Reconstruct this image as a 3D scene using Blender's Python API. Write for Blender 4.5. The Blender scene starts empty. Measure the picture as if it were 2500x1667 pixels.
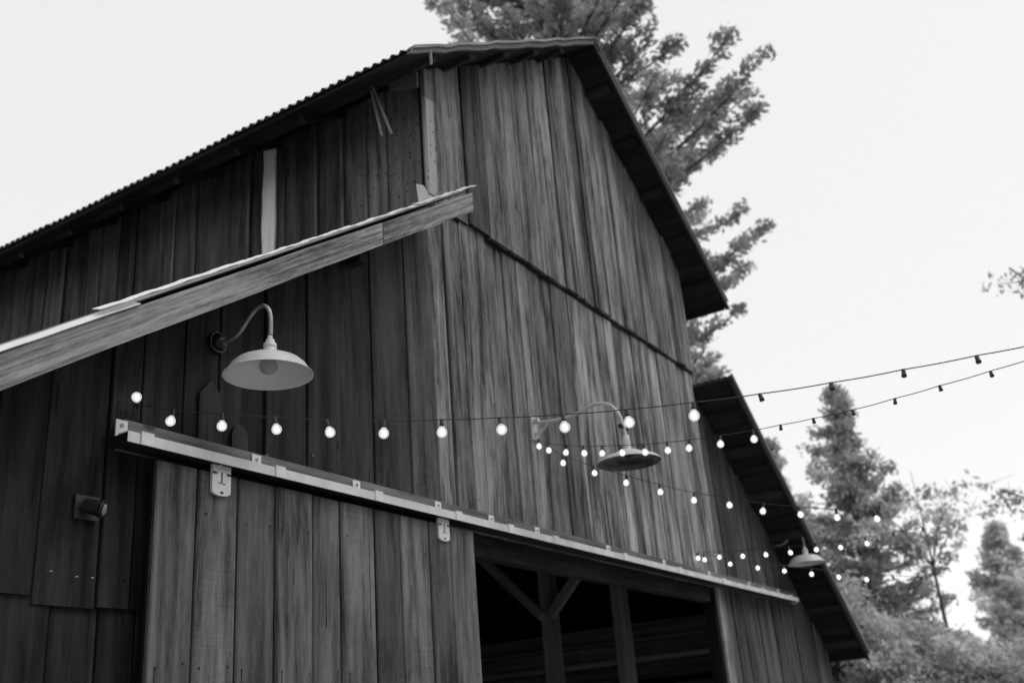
import bpy, math, random
import numpy as np
from mathutils import Vector, Matrix

random.seed(7)
RNG = np.random.default_rng(11)
sc = bpy.context.scene
COL = sc.collection

# ------------------------------------------------------------------ camera
cam = bpy.data.cameras.new("camera")
cam.lens = 35.84
cam.sensor_width = 36.0
cam.sensor_fit = 'HORIZONTAL'
cam.clip_start = 0.05
cam.clip_end = 2000
cam.dof.use_dof = True
cam.dof.focus_distance = 4.3
cam.dof.aperture_fstop = 2.2
cam_ob = bpy.data.objects.new("camera", cam)
COL.objects.link(cam_ob)
RC = ((0.528664491510752, -0.8453557771706603, -0.0767298209294584),
      (0.2771728353749543, 0.25736036988252264, -0.9257110020649747),
      (0.8023023586814925, 0.4681231141677581, 0.3703669467379529))
m = Matrix.Identity(4)
for i in range(3):
    m[i][0] = RC[0][i]
    m[i][1] = -RC[1][i]
    m[i][2] = -RC[2][i]
m[0][3], m[1][3], m[2][3] = 0.0, -3.4, 1.6
cam_ob.matrix_world = m
sc.camera = cam_ob

# ------------------------------------------------------------------ overcast sky and soft sun
SUN = Vector((0.30, -0.60, 0.95)).normalized()
world = bpy.data.worlds.new("World")
sc.world = world
world.use_nodes = True
wn = world.node_tree.nodes
wl = world.node_tree.links
wn.clear()
sky = wn.new("ShaderNodeTexSky")
sky.sky_type = 'NISHITA'
sky.sun_disc = False
sky.sun_elevation = math.asin(SUN.z)
sky.sun_rotation = math.atan2(SUN.x, SUN.y)
bw = wn.new("ShaderNodeRGBToBW")
b1 = wn.new("ShaderNodeBackground")
b1.inputs["Strength"].default_value = 0.05
b2 = wn.new("ShaderNodeBackground")            # the even cloud layer
b2.inputs["Color"].default_value = (0.775, 0.775, 0.775, 1)
b2.inputs["Strength"].default_value = 1.0
ad = wn.new("ShaderNodeAddShader")
wo = wn.new("ShaderNodeOutputWorld")
wl.new(sky.outputs[0], bw.inputs[0])
wl.new(bw.outputs[0], b1.inputs["Color"])
wl.new(b1.outputs[0], ad.inputs[0])
wl.new(b2.outputs[0], ad.inputs[1])
wl.new(ad.outputs[0], wo.inputs[0])
sl = bpy.data.lights.new("sun", 'SUN')
sl.energy = 0.8
sl.angle = math.radians(40)
so = bpy.data.objects.new("sun", sl)
so.rotation_euler = (-SUN).to_track_quat('-Z', 'Y').to_euler()
so.location = (0, -10, 20)
COL.objects.link(so)
sc.view_settings.view_transform = 'Standard'
sc.view_settings.look = 'None'
sc.view_settings.exposure = 0.0
sc.view_settings.gamma = 1.0


# ------------------------------------------------------------------ helpers
def tag(o, label=None, cat=None, group=None, kind=None):
    if label: o["label"] = label
    if cat: o["category"] = cat
    if group: o["group"] = group
    if kind: o["kind"] = kind
    return o


def thing(name, loc, label, cat, group=None):
    o = bpy.data.objects.new(name, None)
    o.empty_display_size = 0.2
    o.location = loc
    COL.objects.link(o)
    return tag(o, label, cat, group)


def parent_keep(o, par):
    """parent an object whose mesh is in world coordinates"""
    o.parent = par
    if par.type == 'EMPTY':
        o.matrix_parent_inverse = Matrix.Translation(-Vector(par.location))


class MB:
    """collects polygons with grain UVs and two per-face numbers"""

    def __init__(s):
        s.v, s.f, s.uv, s.tone, s.hole, s.sm, s.mi, s.cur = [], [], [], [], [], [], [], 0

    def poly(s, pts, uvs=None, tone=1.0, hole=0.0, smooth=False):
        n = len(s.v)
        s.v += [tuple(p) for p in pts]
        s.f.append(tuple(range(n, n + len(pts))))
        s.uv += uvs if uvs else [(0, 0)] * len(pts)
        s.tone.append(tone)
        s.hole.append(hole)
        s.sm.append(smooth)
        s.mi.append(s.cur)

    def hexa(s, P, ax, tone=1.0, hole=0.0, seed=None):
        """P: 8 corners (bottom ring 0-3, top ring 4-7); ax: direction of the grain"""
        ax = Vector(ax).normalized()
        su, sv = (random.uniform(0, 60), random.uniform(0, 60)) if seed is None else seed
        for q in ((0, 3, 2, 1), (4, 5, 6, 7), (0, 1, 5, 4), (1, 2, 6, 5), (2, 3, 7, 6), (3, 0, 4, 7)):
            pts = [Vector(P[i]) for i in q]
            nrm = (pts[1] - pts[0]).cross(pts[2] - pts[0])
            if nrm.length < 1e-12:
                nrm = (pts[2] - pts[0]).cross(pts[3] - pts[0])
            nrm.normalize() if nrm.length > 0 else None
            ac = nrm.cross(ax)
            if ac.length < 0.3:
                ac = ax.orthogonal()
                al = nrm.cross(ac)
            else:
                ac.normalize()
                al = ax
            uv = [(p.dot(ac) + su, p.dot(al) + sv) for p in pts]
            s.poly(pts, uv, tone, hole)

    def box(s, x0, x1, y0, y1, z0, z1, ax=(0, 0, 1), tone=1.0, hole=0.0):
        s.hexa([(x0, y0, z0), (x1, y0, z0), (x1, y1, z0), (x0, y1, z0),
                (x0, y0, z1), (x1, y0, z1), (x1, y1, z1), (x0, y1, z1)], ax, tone, hole)

    def bar(s, a, b, w, h, up=(0, 0, 1), tone=1.0):
        a, b = Vector(a), Vector(b)
        d = (b - a).normalized()
        sd = d.cross(Vector(up)).normalized()
        u = sd.cross(d).normalized()
        P = []
        for c in (a, b):
            for (i, j) in ((-1, -1), (1, -1), (1, 1), (-1, 1)):
                P.append(c + sd * (i * w / 2) + u * (j * h / 2))
        s.hexa(P, d, tone)

    def board(s, x0, x1, zb0, zb1, zt0, zt1, y, th, tone=1.0, hole=0.0, c=0.004, nails=()):
        """upright board facing -Y with eased edges and a slight lean"""
        ya, yb = y + random.uniform(-.004, .003), y + random.uniform(-.004, .003)
        su, sv = random.uniform(0, 60), random.uniform(0, 60)

        def ring(z0, z1, yy):
            return [(x0, yy + th, z0), (x0, yy + c, z0), (x0 + c, yy, z0), (x1 - c, yy, z1), (x1, yy + c, z1), (x1, yy + th, z1)]
        A, B = ring(zb0, zb1, ya), ring(zt0, zt1, yb)
        lo_, hi_ = max(zb0, zb1), min(zt0, zt1)

        def yat(z): return ya + (yb - ya) * (z - lo_) / max(.01, hi_ - lo_) - .0008
        if nails and x1 - x0 > .08:
            for zn in nails:
                if not lo_ + .03 < zn < hi_ - .05: continue
                for xn in (x0 + .035, x1 - .035):
                    if random.random() < .25: continue
                    xx, zz, r = xn + random.uniform(-.01, .01), zn + random.uniform(-.02, .02), random.uniform(.003, .0055)
                    yy_ = min(yat(zz), ya, yb) - .0006
                    s.poly([(xx + r * math.cos(k), yy_, zz + r * 1.2 * math.sin(k)) for k in (0, 1.05, 2.09, 3.14, 4.19, 5.24)][::-1], [(0, 0)] * 6, .12 * tone)
                    if random.random() < .4:             # rust run under the nail
                        ln = random.uniform(.04, .16)
                        s.poly([(xx - .002, yy_, zz - ln), (xx + .001, yy_, zz - ln), (xx + .003, yy_, zz), (xx - .003, yy_, zz)], [(0, 0)] * 4, .45 * tone)
            for q in range(random.choice((0, 0, 1, 1, 2))):  # splits
                xx, ln = random.uniform(x0 + .02, x1 - .02), random.uniform(.12, .7)
                z0 = random.choice((lo_ + .005, hi_ - .08 - ln, random.uniform(lo_, hi_)))
                if z0 < lo_ or z0 + ln > hi_ - .02: continue
                w, dx = random.uniform(.0012, .003), random.uniform(-.006, .006)
                yy_ = min(ya, yb) - .0005
                s.poly([(xx - w, yy_, z0), (xx + w, yy_, z0), (xx + dx * .5 + w * .8, yy_, z0 + ln * .5), (xx + dx, yy_, z0 + ln), (xx + dx * .5 - w * .8, yy_, z0 + ln * .5)], [(0, 0)] * 5, .12 * tone)
        for i in range(5):
            pts = [A[i], A[i + 1], B[i + 1], B[i]]
            s.poly(pts, [(p[0] + (p[1] if i in (0, 4) else 0) + su, p[2] + sv) for p in pts], tone, hole)
        s.poly(A[::-1], [(p[0] + su, p[1] + sv) for p in A[::-1]], tone * .8, 0)
        s.poly(B, [(p[0] + su, p[1] + sv) for p in B], tone * .8, 0)

    def sideboard(s, y0, y1, zb, zt, x, th, tone=1.0, hole=0.0):
        """upright board facing -X"""
        xa, xb = x + random.uniform(-.006, .004), x + random.uniform(-.006, .004)
        s.hexa([(xa, y1, zb), (xa, y0, zb), (xa + th, y0, zb), (xa + th, y1, zb),
                (xb, y1, zt), (xb, y0, zt), (xb + th, y0, zt), (xb + th, y1, zt)], (0, 0, 1), tone, hole)

    def tube(s, pts, r, n=8, tone=1.0, cap=True):
        pts = [Vector(p) for p in pts]
        rr = r if isinstance(r, (list, tuple)) else [r] * len(pts)
        up = None
        rings = []
        for i, p in enumerate(pts):
            t = (pts[min(i + 1, len(pts) - 1)] - pts[max(i - 1, 0)]).normalized()
            if up is None:
                up = t.orthogonal().normalized()
            up = (up - t * up.dot(t)).normalized()
            sd = t.cross(up)
            rings.append([p + (up * math.cos(2 * math.pi * k / n) + sd * math.sin(2 * math.pi * k / n)) * rr[i] for k in range(n)])
        L = 0
        for i in range(len(pts) - 1):
            L2 = L + (pts[i + 1] - pts[i]).length
            for k in range(n):
                k2 = (k + 1) % n
                s.poly([rings[i][k], rings[i][k2], rings[i + 1][k2], rings[i + 1][k]],
                       [(k / n * .2, L), ((k + 1) / n * .2, L), ((k + 1) / n * .2, L2), (k / n * .2, L2)], tone, 0, True)
            L = L2
        if cap:
            s.poly(rings[0][::-1], None, tone)
            s.poly(rings[-1], None, tone)

    def lathe(s, prof, n=40, c=(0, 0, 0), tone=1.0):
        for i in range(len(prof) - 1):
            (r0, z0), (r1, z1) = prof[i], prof[i + 1]
            for k in range(n):
                a, b = 2 * math.pi * k / n, 2 * math.pi * (k + 1) / n
                P = [(c[0] + r0 * math.cos(a), c[1] + r0 * math.sin(a), c[2] + z0), (c[0] + r0 * math.cos(b), c[1] + r0 * math.sin(b), c[2] + z0),
                     (c[0] + r1 * math.cos(b), c[1] + r1 * math.sin(b), c[2] + z1), (c[0] + r1 * math.cos(a), c[1] + r1 * math.sin(a), c[2] + z1)]
                if r0 < 1e-6: P = [P[0], P[2], P[3]]
                elif r1 < 1e-6: P = [P[0], P[1], P[2]]
                s.poly(P, None, tone, 0, True)

    def build(s, name, mat, par=None, weld=False, label=None):
        me = bpy.data.meshes.new(name)
        me.from_pydata(s.v, [], s.f)
        uvl = me.uv_layers.new(name="grain")
        uvl.data.foreach_set("uv", np.array(s.uv, dtype=np.float32).ravel())
        for nm, arr in (("tone", s.tone), ("hole", s.hole)):
            a = me.attributes.new(nm, 'FLOAT', 'FACE')
            a.data.foreach_set("value", np.array(arr, dtype=np.float32))
        me.polygons.foreach_set("use_smooth", np.array(s.sm, dtype=bool))
        me.polygons.foreach_set("material_index", np.array(s.mi, dtype=np.int32))
        if weld:
            import bmesh
            b = bmesh.new()
            b.from_mesh(me)
            bmesh.ops.remove_doubles(b, verts=b.verts, dist=1e-5)
            b.to_mesh(me)
            b.free()
        for mt_ in (mat if isinstance(mat, (list, tuple)) else [mat]): me.materials.append(mt_)
        me.update()
        o = bpy.data.objects.new(name, me)
        COL.objects.link(o)
        if par: parent_keep(o, par)
        if label: o["label"] = label
        return o


# ------------------------------------------------------------------ materials (the photograph is black and white: everything is grey)
def new_mat(name):
    mt = bpy.data.materials.new(name)
    mt.use_nodes = True
    nt = mt.node_tree
    nt.nodes.clear()
    out = nt.nodes.new("ShaderNodeOutputMaterial")
    p = nt.nodes.new("ShaderNodeBsdfPrincipled")
    nt.links.new(p.outputs[0], out.inputs[0])
    return mt, nt, p


def wood(name, lo, hi, streak=(9, .30), saw=0.15, grain=0.5, blot=0.5, bump=0.35, knots=True, contrast=1.0):
    mt, nt, p = new_mat(name)
    N, L = nt.nodes.new, nt.links.new

    def math_(op, a, b=None, clamp=False):
        n = N("ShaderNodeMath")
        n.operation = op
        n.use_clamp = clamp
        for i, x in enumerate((a, b)):
            if x is None: continue
            if isinstance(x, (int, float)): n.inputs[i].default_value = x
            else: L(x, n.inputs[i])
        return n.outputs[0]

    def noise(scale, detail=4, rough=.55, dist=0.0):
        mp = N("ShaderNodeMapping")
        mp.inputs["Scale"].default_value = (scale[0], scale[1], 1)
        L(uv.outputs[0], mp.inputs[0])
        n = N("ShaderNodeTexNoise")
        n.inputs["Scale"].default_value = 1
        n.inputs["Detail"].default_value = detail
        n.inputs["Roughness"].default_value = rough
        n.inputs["Distortion"].default_value = dist
        L(mp.outputs[0], n.inputs[0])
        return n.outputs[0]
    uv = N("ShaderNodeUVMap")
    uv.uv_map = "grain"
    tone = N("ShaderNodeAttribute")
    tone.attribute_name = "tone"
    hole = N("ShaderNodeAttribute")
    hole.attribute_name = "hole"
    g = noise((110, 8.0), 7, .8, .3)
    st = noise((streak[0], streak[1]), 6, .66, .35)
    st2 = noise((streak[0] * 3.1, streak[1] * 1.7), 3, .5, .2)
    bl = noise((2.2, .8), 4, .6, .4)
    sw = math_('MULTIPLY_ADD', math_('SUBTRACT', noise((3, 130), 4, .75, .5), .5), 1.0)
    sw.node.inputs[1].default_value = 1.0
    msk = noise((1.7, 1.1), 3, .6)
    mr0 = N('ShaderNodeMapRange')
    mr0.inputs[1].default_value = .45
    mr0.inputs[2].default_value = .68
    L(msk, mr0.inputs[0])
    sw.node.inputs[2].default_value = 0.0
    sw = math_('ADD', math_('MULTIPLY', sw, mr0.outputs[0]), .5)
    f = math_('MULTIPLY', math_('SUBTRACT', st, .5), 2.7 * contrast)
    f = math_('ADD', f, math_('MULTIPLY', math_('SUBTRACT', st2, .5), .85 * contrast))
    f = math_('ADD', f, math_('MULTIPLY', math_('SUBTRACT', g, .5), grain))
    f = math_('ADD', f, math_('MULTIPLY', math_('SUBTRACT', bl, .5), 1.5 * blot))
    f = math_('ADD', f, math_('MULTIPLY', math_('SUBTRACT', sw, .5), saw * 4))
    f = math_('ADD', f, .5, True)
    mr = N("ShaderNodeMapRange")
    mr.inputs[3].default_value = lo
    mr.inputs[4].default_value = hi
    L(f, mr.inputs[0])
    v = math_('MULTIPLY', mr.outputs[0], tone.outputs["Fac"])
    if knots:
        mp = N("ShaderNodeMapping")
        mp.inputs["Scale"].default_value = (7.0, 2.6, 1)
        L(uv.outputs[0], mp.inputs[0])
        vo = N("ShaderNodeTexVoronoi")
        vo.inputs["Scale"].default_value = 1
        L(mp.outputs[0], vo.inputs[0])
        k = N("ShaderNodeMapRange")
        k.interpolation_type = 'SMOOTHSTEP'
        k.inputs[1].default_value = .05
        k.inputs[2].default_value = .12
        k.inputs[3].default_value = .35
        k.inputs[4].default_value = 1
        L(vo.outputs["Distance"], k.inputs[0])
        # only a fifth of the cells hold a knot
        sep = N("ShaderNodeSeparateColor")
        L(vo.outputs["Color"], sep.inputs[0])
        has = math_('LESS_THAN', sep.outputs[0], .14)
        mx = N("ShaderNodeMix")
        mx.inputs["A"].default_value = 1
        L(has, mx.inputs["Factor"])
        L(k.outputs[0], mx.inputs["B"])
        v = math_('MULTIPLY', v, mx.outputs[0])
    # woodpecker holes, only on boards that carry the mark
    mp = N("ShaderNodeMapping")
    mp.inputs["Scale"].default_value = (27, 27, 1)
    L(uv.outputs[0], mp.inputs[0])
    vo = N("ShaderNodeTexVoronoi")
    vo.inputs["Scale"].default_value = 1
    vo.inputs["Randomness"].default_value = .8
    L(mp.outputs[0], vo.inputs[0])
    hk = N("ShaderNodeMapRange")
    hk.interpolation_type = 'SMOOTHSTEP'
    hk.inputs[1].default_value = .17
    hk.inputs[2].default_value = .27
    hk.inputs[3].default_value = .15
    hk.inputs[4].default_value = 1
    L(vo.outputs["Distance"], hk.inputs[0])
    sep = N("ShaderNodeSeparateColor")
    L(vo.outputs["Color"], sep.inputs[0])
    has = math_('LESS_THAN', sep.outputs[0], hole.outputs["Fac"])
    mx = N("ShaderNodeMix")
    mx.inputs["A"].default_value = 1
    L(has, mx.inputs["Factor"])
    L(hk.outputs[0], mx.inputs["B"])
    v = math_('MULTIPLY', v, mx.outputs[0], True)
    cc = N("ShaderNodeCombineColor")
    for i in range(3): L(v, cc.inputs[i])
    L(cc.outputs[0], p.inputs["Base Color"])
    p.inputs["Roughness"].default_value = .82
    p.inputs["Specular IOR Level"].default_value = .25
    bm = N("ShaderNodeBump")
    bm.inputs["Strength"].default_value = bump
    bm.inputs["Distance"].default_value = .004
    hh = math_('ADD', g, math_('ADD', math_('MULTIPLY', st2, .8), math_('MULTIPLY', sw, saw * 2)))
    L(hh, bm.inputs["Height"])
    L(bm.outputs[0], p.inputs["Normal"])
    return mt


def grey(name, v, rough=.6, metal=0.0, var=.25, scale=14, bump=0.0):
    mt, nt, p = new_mat(name)
    N, L = nt.nodes.new, nt.links.new
    tc = N("ShaderNodeTexCoord")
    n = N("ShaderNodeTexNoise")
    n.inputs["Scale"].default_value = scale
    n.inputs["Detail"].default_value = 5
    L(tc.outputs["Object"], n.inputs[0])
    mr = N("ShaderNodeMapRange")
    mr.inputs[1].default_value = .3
    mr.inputs[2].default_value = .7
    mr.inputs[3].default_value = v * (1 - var)
    mr.inputs[4].default_value = min(.95, v * (1 + var))
    L(n.outputs[0], mr.inputs[0])
    cc = N("ShaderNodeCombineColor")
    for i in range(3): L(mr.outputs[0], cc.inputs[i])
    L(cc.outputs[0], p.inputs["Base Color"])
    p.inputs["Roughness"].default_value = rough
    p.inputs["Metallic"].default_value = metal
    if bump:
        b = N("ShaderNodeBump")
        b.inputs["Strength"].default_value = bump
        b.inputs["Distance"].default_value = .01
        L(n.outputs[0], b.inputs["Height"])
        L(b.outputs[0], p.inputs["Normal"])
    return mt


def leaf_mat(name, v, tr=.35):
    mt, nt, p = new_mat(name)
    N, L = nt.nodes.new, nt.links.new
    a = N("ShaderNodeAttribute")
    a.attribute_name = "tone"
    m1 = N("ShaderNodeMath")
    m1.operation = 'MULTIPLY'
    m1.inputs[1].default_value = v
    L(a.outputs["Fac"], m1.inputs[0])
    cc = N("ShaderNodeCombineColor")
    for i in range(3): L(m1.outputs[0], cc.inputs[i])
    L(cc.outputs[0], p.inputs["Base Color"])
    p.inputs["Roughness"].default_value = .6
    t = N("ShaderNodeBsdfTranslucent")
    L(cc.outputs[0], t.inputs[0])
    mx = N("ShaderNodeMixShader")
    mx.inputs[0].default_value = tr
    L(p.outputs[0], mx.inputs[1])
    L(t.outputs[0], mx.inputs[2])
    out = [n for n in nt.nodes if n.type == 'OUTPUT_MATERIAL'][0]
    L(mx.outputs[0], out.inputs[0])
    return mt


M = {
    'nave': wood("weathered_siding", .035, .40, streak=(14, .9), saw=.12, grain=2.2, blot=1.0, contrast=1.15),
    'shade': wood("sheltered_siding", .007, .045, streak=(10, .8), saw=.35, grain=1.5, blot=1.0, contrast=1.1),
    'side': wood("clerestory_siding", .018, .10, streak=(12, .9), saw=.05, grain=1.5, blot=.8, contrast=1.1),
    'door': wood("door_boards", .04, .24, streak=(10, .9), saw=.22, grain=1.6, blot=1.0, contrast=1.0),
    'right': wood("lean_to_siding", .04, .175, streak=(12, .9), saw=.08, grain=1.6, blot=.9, contrast=1.1),
    'rafter': wood("sawn_rake_timber", .08, .50, streak=(38, .9), saw=.05, grain=2.0, blot=1.0, contrast=.9),
    'old': wood("old_framing", .08, .36, streak=(10, .4), saw=.08, blot=.5),
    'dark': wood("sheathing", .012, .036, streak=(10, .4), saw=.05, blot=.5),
    'track': wood("track_timber", .10, .28, streak=(20, 1.2), saw=.05, grain=1.0, blot=1.2),
    'post': wood("framing_timber", .14, .34, streak=(10, .4), saw=.1, blot=.4),
    'pale': wood("fresh_board", .62, .98, streak=(9, .6), saw=.05, grain=.9, blot=.8, contrast=.8),
    'trim': wood("pale_trim", .30, .55, streak=(12, .4), saw=.05, blot=.6, knots=False),
    'rake2': wood("sheet_edge", .14, .42, streak=(14, .7), saw=.05, grain=.8, blot=1.0, knots=False),
    'rake': wood("grey_rake", .08, .26, streak=(14, .5), saw=.05, blot=.8),
    'sheet': grey("weathered_roof_sheet", .22, .55, .3, .35, 6),
    'galv': grey("galvanised_edge", .78, .45, 0, .10, 9),
    'rail': grey("painted_rail", .76, .5, 0, .16, 7),
    'white': grey("white_steel", .84, .4, 0, .06, 30),
    'black': grey("black_rubber_and_shade", .02, .5, 0, .3, 30),
    'dirt': grey("packed_earth", .22, .95, 0, .35, 1.5, .4),
    'shade_out': grey("enamel_outside", .62, .35, 0, .12, 9),
    'shade_in': grey("enamel_inside", .86, .25, 0, .05, 9),
    'bulb_off': grey("unlit_frosted_bulb", .45, .15, 0, .05, 9),
    'plate': grey("dark_wall_plate", .05, .5, 0, .3, 20),
    'pipe': grey("lamp_pipe", .38, .4, .3, .2, 20),
    'pipe_pale': grey("pale_lamp_pipe", .60, .45, 0, .15, 20),
    'tin_dark': grey("tarnished_reflector", .10, .32, .6, .5, 16),
    'fixture': grey("dark_fixture", .022, .35, 0, .3, 20),
    'lens': grey("fixture_lens", .35, .15, 0, .1, 20),
    'bark': grey("bark", .09, .9, 0, .4, 5, .5),
}


def glow(name, strength):
    mt = bpy.data.materials.new(name)
    mt.use_nodes = True
    nt = mt.node_tree
    nt.nodes.clear()
    e = nt.nodes.new("ShaderNodeEmission")
    e.inputs["Color"].default_value = (1, 1, 1, 1)
    e.inputs["Strength"].default_value = strength
    o = nt.nodes.new("ShaderNodeOutputMaterial")
    nt.links.new(e.outputs[0], o.inputs[0])
    return mt


def glow_glass(name, strength, see):
    mt = glow(name, strength)
    nt = mt.node_tree
    e = [n for n in nt.nodes if n.type == 'EMISSION'][0]
    o = [n for n in nt.nodes if n.type == 'OUTPUT_MATERIAL'][0]
    t = nt.nodes.new("ShaderNodeBsdfTransparent")
    mx = nt.nodes.new("ShaderNodeMixShader")
    mx.inputs[0].default_value = 1 - see
    nt.links.new(t.outputs[0], mx.inputs[1])
    nt.links.new(e.outputs[0], mx.inputs[2])
    nt.links.new(mx.outputs[0], o.inputs[0])
    return mt


M['filament'] = glow("glowing_filament", 14.0)
M['globe'] = glow_glass("lit_globe_glass", .88, .5)
M['globe_dim'] = glow_glass("clear_globe_glass", .86, .985)

# ------------------------------------------------------------------ ground
g = MB()
n = 24
for i in range(n):
    for j in range(n):
        def gp(a, b):
            x, y = -150 + 300 * a / n, -150 + 300 * b / n
            return (x, y, 0)
        g.poly([gp(i, j), gp(i + 1, j), gp(i + 1, j + 1), gp(i, j + 1)])
tag(g.build("ground", M['dirt'], weld=True), "pale gravelly earth around the old barn", "ground", kind="structure")

# ------------------------------------------------------------------ the barn
XL, XR, XC = 4.86, 9.37, 7.22           # nave corners, ridge
EZ, EZ1, ZRIDGE, EX0, EX1 = 5.725, 5.855, 7.625, 4.31, 9.90   # main eave height, slope, eave ends
LEN = 12.0
barn = thing("barn", (7.0, 0, 0), "weathered wooden barn with raised centre, two lean-to roofs and a sliding door", "barn")


def zmain(x):
    if x < XC: return EZ + (ZRIDGE - EZ) * (x - EX0) / (XC - EX0)
    return EZ1 + (ZRIDGE - EZ1) * (EX1 - x) / (EX1 - XC)



def zleft(x): return 2.97 + .657 * (x - 1.86)


def zright(x): return 4.87 - .745 * (x - 9.36)


def splits(x0, x1, wmin, wmax, keep=()):
    xs = [x0]
    keep = sorted(k for k in keep if x0 < k < x1) + [x1]
    for k in keep:
        d = k - xs[-1]
        cnt = max(1, round(d / random.uniform(wmin, wmax)))
        a = xs[-1]
        ws = [random.uniform(.75, 1.25) for _ in range(cnt)]
        t = 0
        for w in ws:
            t += w
            xs.append(a + d * t / sum(ws))
        xs[-1] = k
    return xs


GAP = .008
# upper gable, lapped over the boards below
b = MB()
xs = splits(XL - .02, XR + .03, .17, .30, (5.32, 5.58, 5.86, 6.55, XC, 7.28, 8.0, 8.75))
for x0, x1 in zip(xs, xs[1:]):
    t = random.uniform(.72, 1.25) * (.55 if random.random() < .15 else 1)
    if abs(x0 - 5.32) < .02: t = .30
    zb = 5.01 + random.uniform(-.006, .006)
    b.board(x0, x1 - GAP, zb, zb, zmain(x0) - .045, zmain(x1 - GAP) - .045, -.040 + random.choice((0, 0, .012, -.008)), .030, t * .92, nails=(5.08, 5.75, 6.45, 7.1))
b.build("gable_wall", M['nave'], barn)
b = MB()
b.box(XL - .01, XR + .02, -.006, .0, 4.985, 5.14, (1, 0, 0))
b.build("ledger_strip", M['dark'], barn)
# centre wall under the ledge and above the doorway
b = MB()
xs = splits(XL, XR, .16, .30, (5.22, 5.55, 6.3, 7.26, 8.15, 8.7))
for x0, x1 in zip(xs, xs[1:]):
    t = random.uniform(.72, 1.25) * (.55 if random.random() < .15 else 1)
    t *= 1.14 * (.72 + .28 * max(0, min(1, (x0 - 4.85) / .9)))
    zb = 2.845 if x1 < 9.3 else 0.0
    b.board(x0, x1 - GAP, zb, zb, 5.04, 5.04, random.choice((0, 0, .014, -.004)), .025, t, nails=(3.05, 3.75, 4.4, 4.93))
b.build("front_wall", M['nave'], barn)
# wall under the left lean-to: dark, never bleached; lower course set back
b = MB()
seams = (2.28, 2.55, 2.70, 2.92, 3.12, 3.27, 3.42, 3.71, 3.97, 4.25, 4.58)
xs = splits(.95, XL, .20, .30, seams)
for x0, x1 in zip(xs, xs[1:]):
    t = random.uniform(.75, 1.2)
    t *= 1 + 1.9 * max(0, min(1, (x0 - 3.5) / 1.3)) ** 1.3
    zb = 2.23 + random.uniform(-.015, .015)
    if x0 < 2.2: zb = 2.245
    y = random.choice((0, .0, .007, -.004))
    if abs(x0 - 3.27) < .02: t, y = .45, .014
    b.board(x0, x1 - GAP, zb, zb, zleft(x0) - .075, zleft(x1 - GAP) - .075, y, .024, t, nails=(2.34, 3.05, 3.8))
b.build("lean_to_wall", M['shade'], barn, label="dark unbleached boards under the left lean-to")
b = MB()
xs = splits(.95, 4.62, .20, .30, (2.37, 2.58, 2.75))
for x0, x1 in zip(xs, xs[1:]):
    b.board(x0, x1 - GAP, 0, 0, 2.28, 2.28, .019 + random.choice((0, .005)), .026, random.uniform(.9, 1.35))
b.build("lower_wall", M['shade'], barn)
# wall under the right lean-to
b = MB()
xs = splits(9.27, 12.62, .19, .30, (XR, 10.3))
for x0, x1 in zip(xs, xs[1:]):
    b.board(x0, x1 - GAP, 0, 0, min(zright(x0), 4.95) - .06, min(zright(x1), 4.95) - .06, .003 + random.choice((0, .016)), .025, random.uniform(.65, 1.25), nails=(2.0, 2.75, 3.4, 4.1))
b.build("lean_to_wall", M['right'], barn)
# picket-shaped mending board and a rounded one, nailed over the dark wall
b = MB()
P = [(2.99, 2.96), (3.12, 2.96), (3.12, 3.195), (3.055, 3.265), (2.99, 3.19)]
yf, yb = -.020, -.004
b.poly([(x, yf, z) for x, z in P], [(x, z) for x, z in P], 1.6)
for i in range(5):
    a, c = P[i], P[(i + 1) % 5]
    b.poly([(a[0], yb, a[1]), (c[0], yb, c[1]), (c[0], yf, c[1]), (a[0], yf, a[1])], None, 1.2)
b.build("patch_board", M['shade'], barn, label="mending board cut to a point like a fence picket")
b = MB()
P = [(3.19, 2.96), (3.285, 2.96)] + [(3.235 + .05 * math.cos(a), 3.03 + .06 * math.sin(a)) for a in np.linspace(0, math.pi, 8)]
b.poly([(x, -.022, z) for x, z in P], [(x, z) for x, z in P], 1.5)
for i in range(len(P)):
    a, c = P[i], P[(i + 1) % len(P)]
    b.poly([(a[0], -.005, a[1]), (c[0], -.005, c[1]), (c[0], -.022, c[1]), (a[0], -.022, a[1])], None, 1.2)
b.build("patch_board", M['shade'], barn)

for x, z in ((2.335, 2.335), (2.445, 2.325), (2.512, 2.327), (3.42, 2.985), (3.74, 3.045)):
    b = MB()
    b.box(x - .005, x + .005, -.012, -.003, z - .001, z + .001)
    b.build("nail", M['galv'], barn)

# clerestory wall of the nave, facing left
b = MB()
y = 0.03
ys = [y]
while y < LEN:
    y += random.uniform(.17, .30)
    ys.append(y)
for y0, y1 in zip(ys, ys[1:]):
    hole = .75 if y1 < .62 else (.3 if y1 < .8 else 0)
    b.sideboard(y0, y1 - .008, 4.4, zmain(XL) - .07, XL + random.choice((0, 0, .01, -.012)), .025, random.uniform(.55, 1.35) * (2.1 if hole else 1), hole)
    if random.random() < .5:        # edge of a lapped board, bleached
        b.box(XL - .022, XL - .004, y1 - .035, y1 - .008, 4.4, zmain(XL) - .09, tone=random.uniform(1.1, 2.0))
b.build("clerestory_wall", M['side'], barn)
b = MB()
zz = np.linspace(4.5, zmain(XL) - .10, 12)
for z0, z1 in zip(zz, zz[1:]):
    j = [.006 * math.sin(z * 7.3) + .004 * math.sin(z * 17) for z in (z0, z1)]
    P = []
    for z, q in ((z0, j[0]), (z1, j[1])):
        P += [(XL - .034, 1.462 + q, z), (XL - .034, 1.338 - q * .6, z), (XL - .016, 1.338 - q * .6, z), (XL - .016, 1.462 + q, z)]
    b.hexa(P, (0, 0, 1), 1.0, 0, seed=(2.0, 4.0))
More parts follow.
